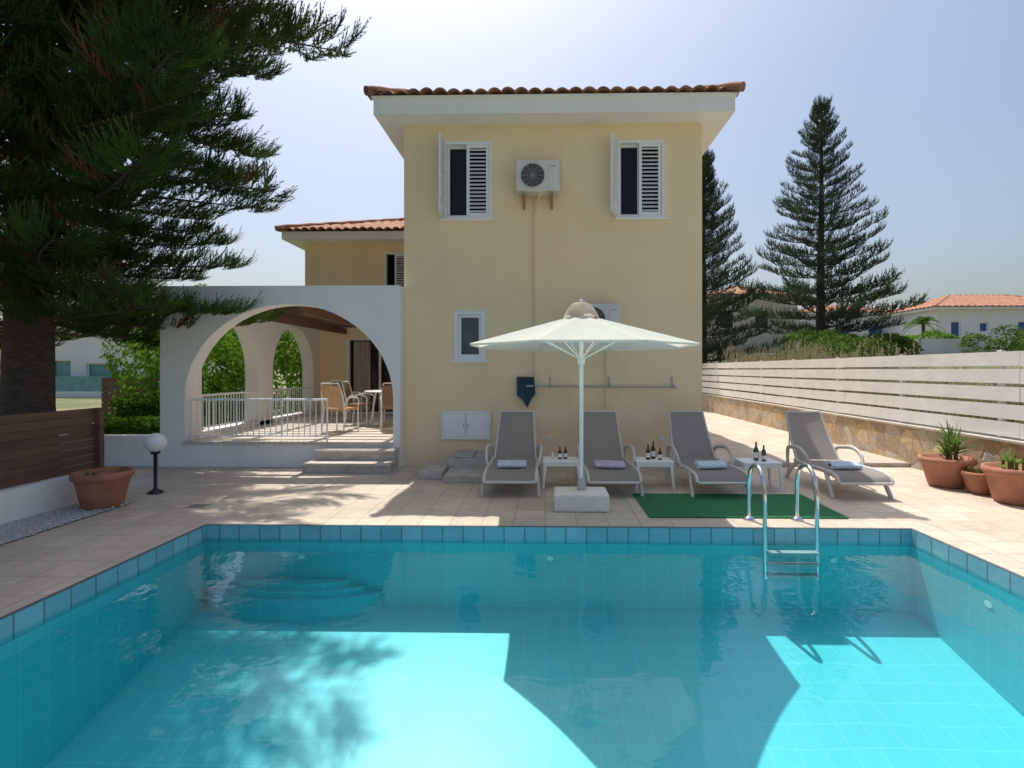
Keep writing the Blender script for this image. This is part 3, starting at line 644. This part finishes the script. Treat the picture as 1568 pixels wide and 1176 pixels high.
# bushes
def bush(name,blobs,mt,n,ls,seed=1,parent=None,stems=True):
    r=random.Random(seed); V=[];F=[]; tot=sum(b[3]*b[4]*b[5] for b in blobs)**1
    for b in blobs:
        cx,cy,cz,rx,ry,rz=b; nn=int(n*(rx*ry*rz)/tot)
        for i in range(nn):
            while True:
                d=Vector((r.gauss(0,1),r.gauss(0,1),r.gauss(0,1))).normalized()
                q=d*(1-abs(r.gauss(0,.13)))
                nv=noise.noise(Vector((q.x*2.2+cx,q.y*2.2+cy,q.z*2.2+cz)))
                if r.random()<.5+nv*1.6: break
            q=q*(1+.35*nv); c=Vector((cx+q.x*rx,cy+q.y*ry,cz+q.z*rz))
            nrm=(d+Vector((r.gauss(0,.6),r.gauss(0,.6),r.gauss(0,.6)+.3))).normalized(); a=nrm.orthogonal().normalized(); a.rotate(Matrix.Rotation(r.uniform(0,6.28),3,nrm)); bb=nrm.cross(a)
            l=ls*r.uniform(.6,1.3); i0=len(V); V+=[c-a*l,c+bb*l*.42,c+a*l,c-bb*l*.42]; F.append((i0,i0+1,i0+2,i0+3))
    m=M(); m.v=[tuple(v) for v in V]; m.f=F; m.mi=[m.m(mt)]*len(F); m.sm=[False]*len(F)
    if stems:
        for b in blobs:
            for k in range(3): m.tube([(b[0]+r.uniform(-.2,.2),b[1],b[2]-b[5]*1.3),(b[0]+r.uniform(-.5,.5)*b[3],b[1],b[2]+b[5]*.4)],[.04,.012],BARK,5)
    return m.build(name,parent)
bush('garden_shrub',[(-8.2,12.0,1.5,1.3,1.2,1.5),(-7.9,14.6,1.7,1.3,1.3,1.8),(-9.9,13.6,2.0,1.5,1.2,1.7),(-7.4,17.5,1.9,1.2,1.5,2.2),(-11.0,16.5,2.2,1.4,1.6,2.0)],LEAF,36000,.07,3)
def hedge(name,x0,x1,y0,y1,z0,z1,mt,n,ls,seed):
    r=random.Random(seed); m=M(); V=[];F=[]
    for i in range(n):
        f=r.random(); x=r.uniform(x0,x1);y=r.uniform(y0,y1);z=r.uniform(z0,z1)
        if f<.45: z=z1+r.gauss(0,.03)+.08*noise.noise(Vector((x*2,y*2,1)))*(z1-z0)*2
        elif f<.85: y=y0+r.gauss(0,.03)
        elif f<.93: x=x0
        else: x=x1
        c=Vector((x,y,z)); nrm=Vector((r.gauss(0,1),r.gauss(0,1)-.5,r.gauss(0,1)+.6)).normalized(); a=nrm.orthogonal().normalized(); a.rotate(Matrix.Rotation(r.uniform(0,6.28),3,nrm)); bb=nrm.cross(a); l=ls*r.uniform(.6,1.3)
        i0=len(V); V+=[c-a*l,c+bb*l*.5,c+a*l,c-bb*l*.5]; F.append((i0,i0+1,i0+2,i0+3))
    m.v=[tuple(v) for v in V]; m.f=F; m.mi=[m.m(mt)]*len(F); m.sm=[False]*len(F)
    m.box(x0+.08,x1-.08,y0+.08,y1-.08,z0,z1-.1,LEAFD); return m.build(name)
hedge('hedge',-9.6,-6.45,9.2,9.9,0,.66,HEDG,9000,.035,1); hedge('hedge',-8.9,-6.8,10.5,11.2,0,.95,HEDG,6000,.04,2)
bush('shrub_row',[(8.8,17,1.4,1.5,1.2,.9),(10.5,19,1.7,1.6,1.2,1.0),(12,21,1.9,1.8,1.2,1.0),(15,24,2.2,1.9,1.2,1.0),(12.5,24,2.2,2,1,1.2),(14,25.5,2.3,2,1,1.0)],LEAFD,30000,.08,9)
bush('shrub',[(20.5,24,2.0,1.6,1.3,1.4),(24,25,2.3,2,1.3,1.6)],LEAFD,12000,.08,12); bush('shrub',[(17.2,27,2.3,1.4,1.3,1.1),(22.5,31,2.9,1.7,1.3,.9)],LEAF,9000,.08,13)
m=M()
for i in range(6200):
    x=R.uniform(6.3,8.8); y=R.uniform(6.5,19); hh=R.uniform(.55,1.55)*(.6+.9*max(0,noise.noise(Vector((x*.7,y*.5,3))))) ; z=gz(x,y)
    a=R.uniform(0,6.28); b=R.uniform(0,.3)*hh; wd=R.uniform(.004,.011)
    mt=DRY if R.random()<.72 else LEAFD
    p0=Vector((x,y,z-.1)); p1=p0+Vector((math.cos(a)*b*.4,math.sin(a)*b*.4,hh*.6+.1)); p2=p0+Vector((math.cos(a)*b,math.sin(a)*b,hh+.1))
    m.face([p0-Vector((wd,0,0)),p0+Vector((wd,0,0)),p1+Vector((wd,0,0)),p1-Vector((wd,0,0))],mt); m.face([p1-Vector((wd,0,0)),p1+Vector((wd,0,0)),p2],mt)
    if mt is DRY:
        for k in range(5):
            q=p2-Vector((0,0,k*.03)); m.face([q,q+Vector((R.uniform(-.04,.04),R.uniform(-.03,.03),.03)),q+Vector((R.uniform(-.01,.01),0,.045))],mt)
m.build('dry_weeds')
# ---------------------------------------------------------------- distant houses
def bghouse(name,x0,x1,y,dp,z0,z1,mt,wins,wc=GLASS,slope=.35):
    e=empty(name); m=M(); holewall(m,x0,x1,z0,z1,y,wins,.2,mt)
    for x in (x0,x1): m.face([(x,y,z0),(x,y+dp,z0),(x,y+dp,z1),(x,y,z1)],mt)
    m.box(x0-.4,x1+.4,y-.4,y+dp+.4,z1,z1+.2,mt); m.build('walls',e)
    m=M()
    for a,b,c,d_ in wins: m.face([(a,y+.19,c),(b,y+.19,c),(b,y+.19,d_),(a,y+.19,d_)],wc); frame(m,a,b,c,d_,y+.1,.07,.05,WPA)
    m.build('windows',e); m=M(); hiproof(m,x0-.5,x1+.5,y-.5,y+dp+.5,z1+.2,slope,TER,pitch=.5,amp=.05,tile_len=1.2); m.build('roof',e)
bghouse('white_house',33.2,47,45,9,.5,6.7,FARW,[(34.4,35.2,4.2,5.7),(36.8,37.5,4.8,5.6),(40,41,4.2,5.7),(43.5,45,3.5,5.7)],BLUE,.32)
bghouse('white_house',25,34.6,52,8,.5,7.0,FARW,[(26.2,27.6,4.2,5.9),(29,30,4.4,5.8),(31.8,33.4,4.1,6.0)],BLUE,.25)
bghouse('beige_house',13.5,21,44,8,.5,7.6,FARB,[(14.6,15.8,5,6.6),(17.5,18.7,5,6.6)],GLASS,.3)
bghouse('white_house',-33,-22,32,8,-1,4.2,FARW,[(-30.8,-29.6,.6,2.2),(-28.6,-26.6,.2,2.0),(-25,-24,.6,2)],TEAL,.3)
m=M(); m.box(-31.5,-26,30.6,30.66,.3,1.2,TEAL); m.box(-31.6,-26,30.5,30.7,-.6,.3,FARW); m.build('balcony_glass')
m=M(); m.box(18.3,21.8,25.8,26.0,.5,3.1,FARW); m.box(21.8,34,32,32.2,.5,3.3,FARW); m.build('boundary_wall')
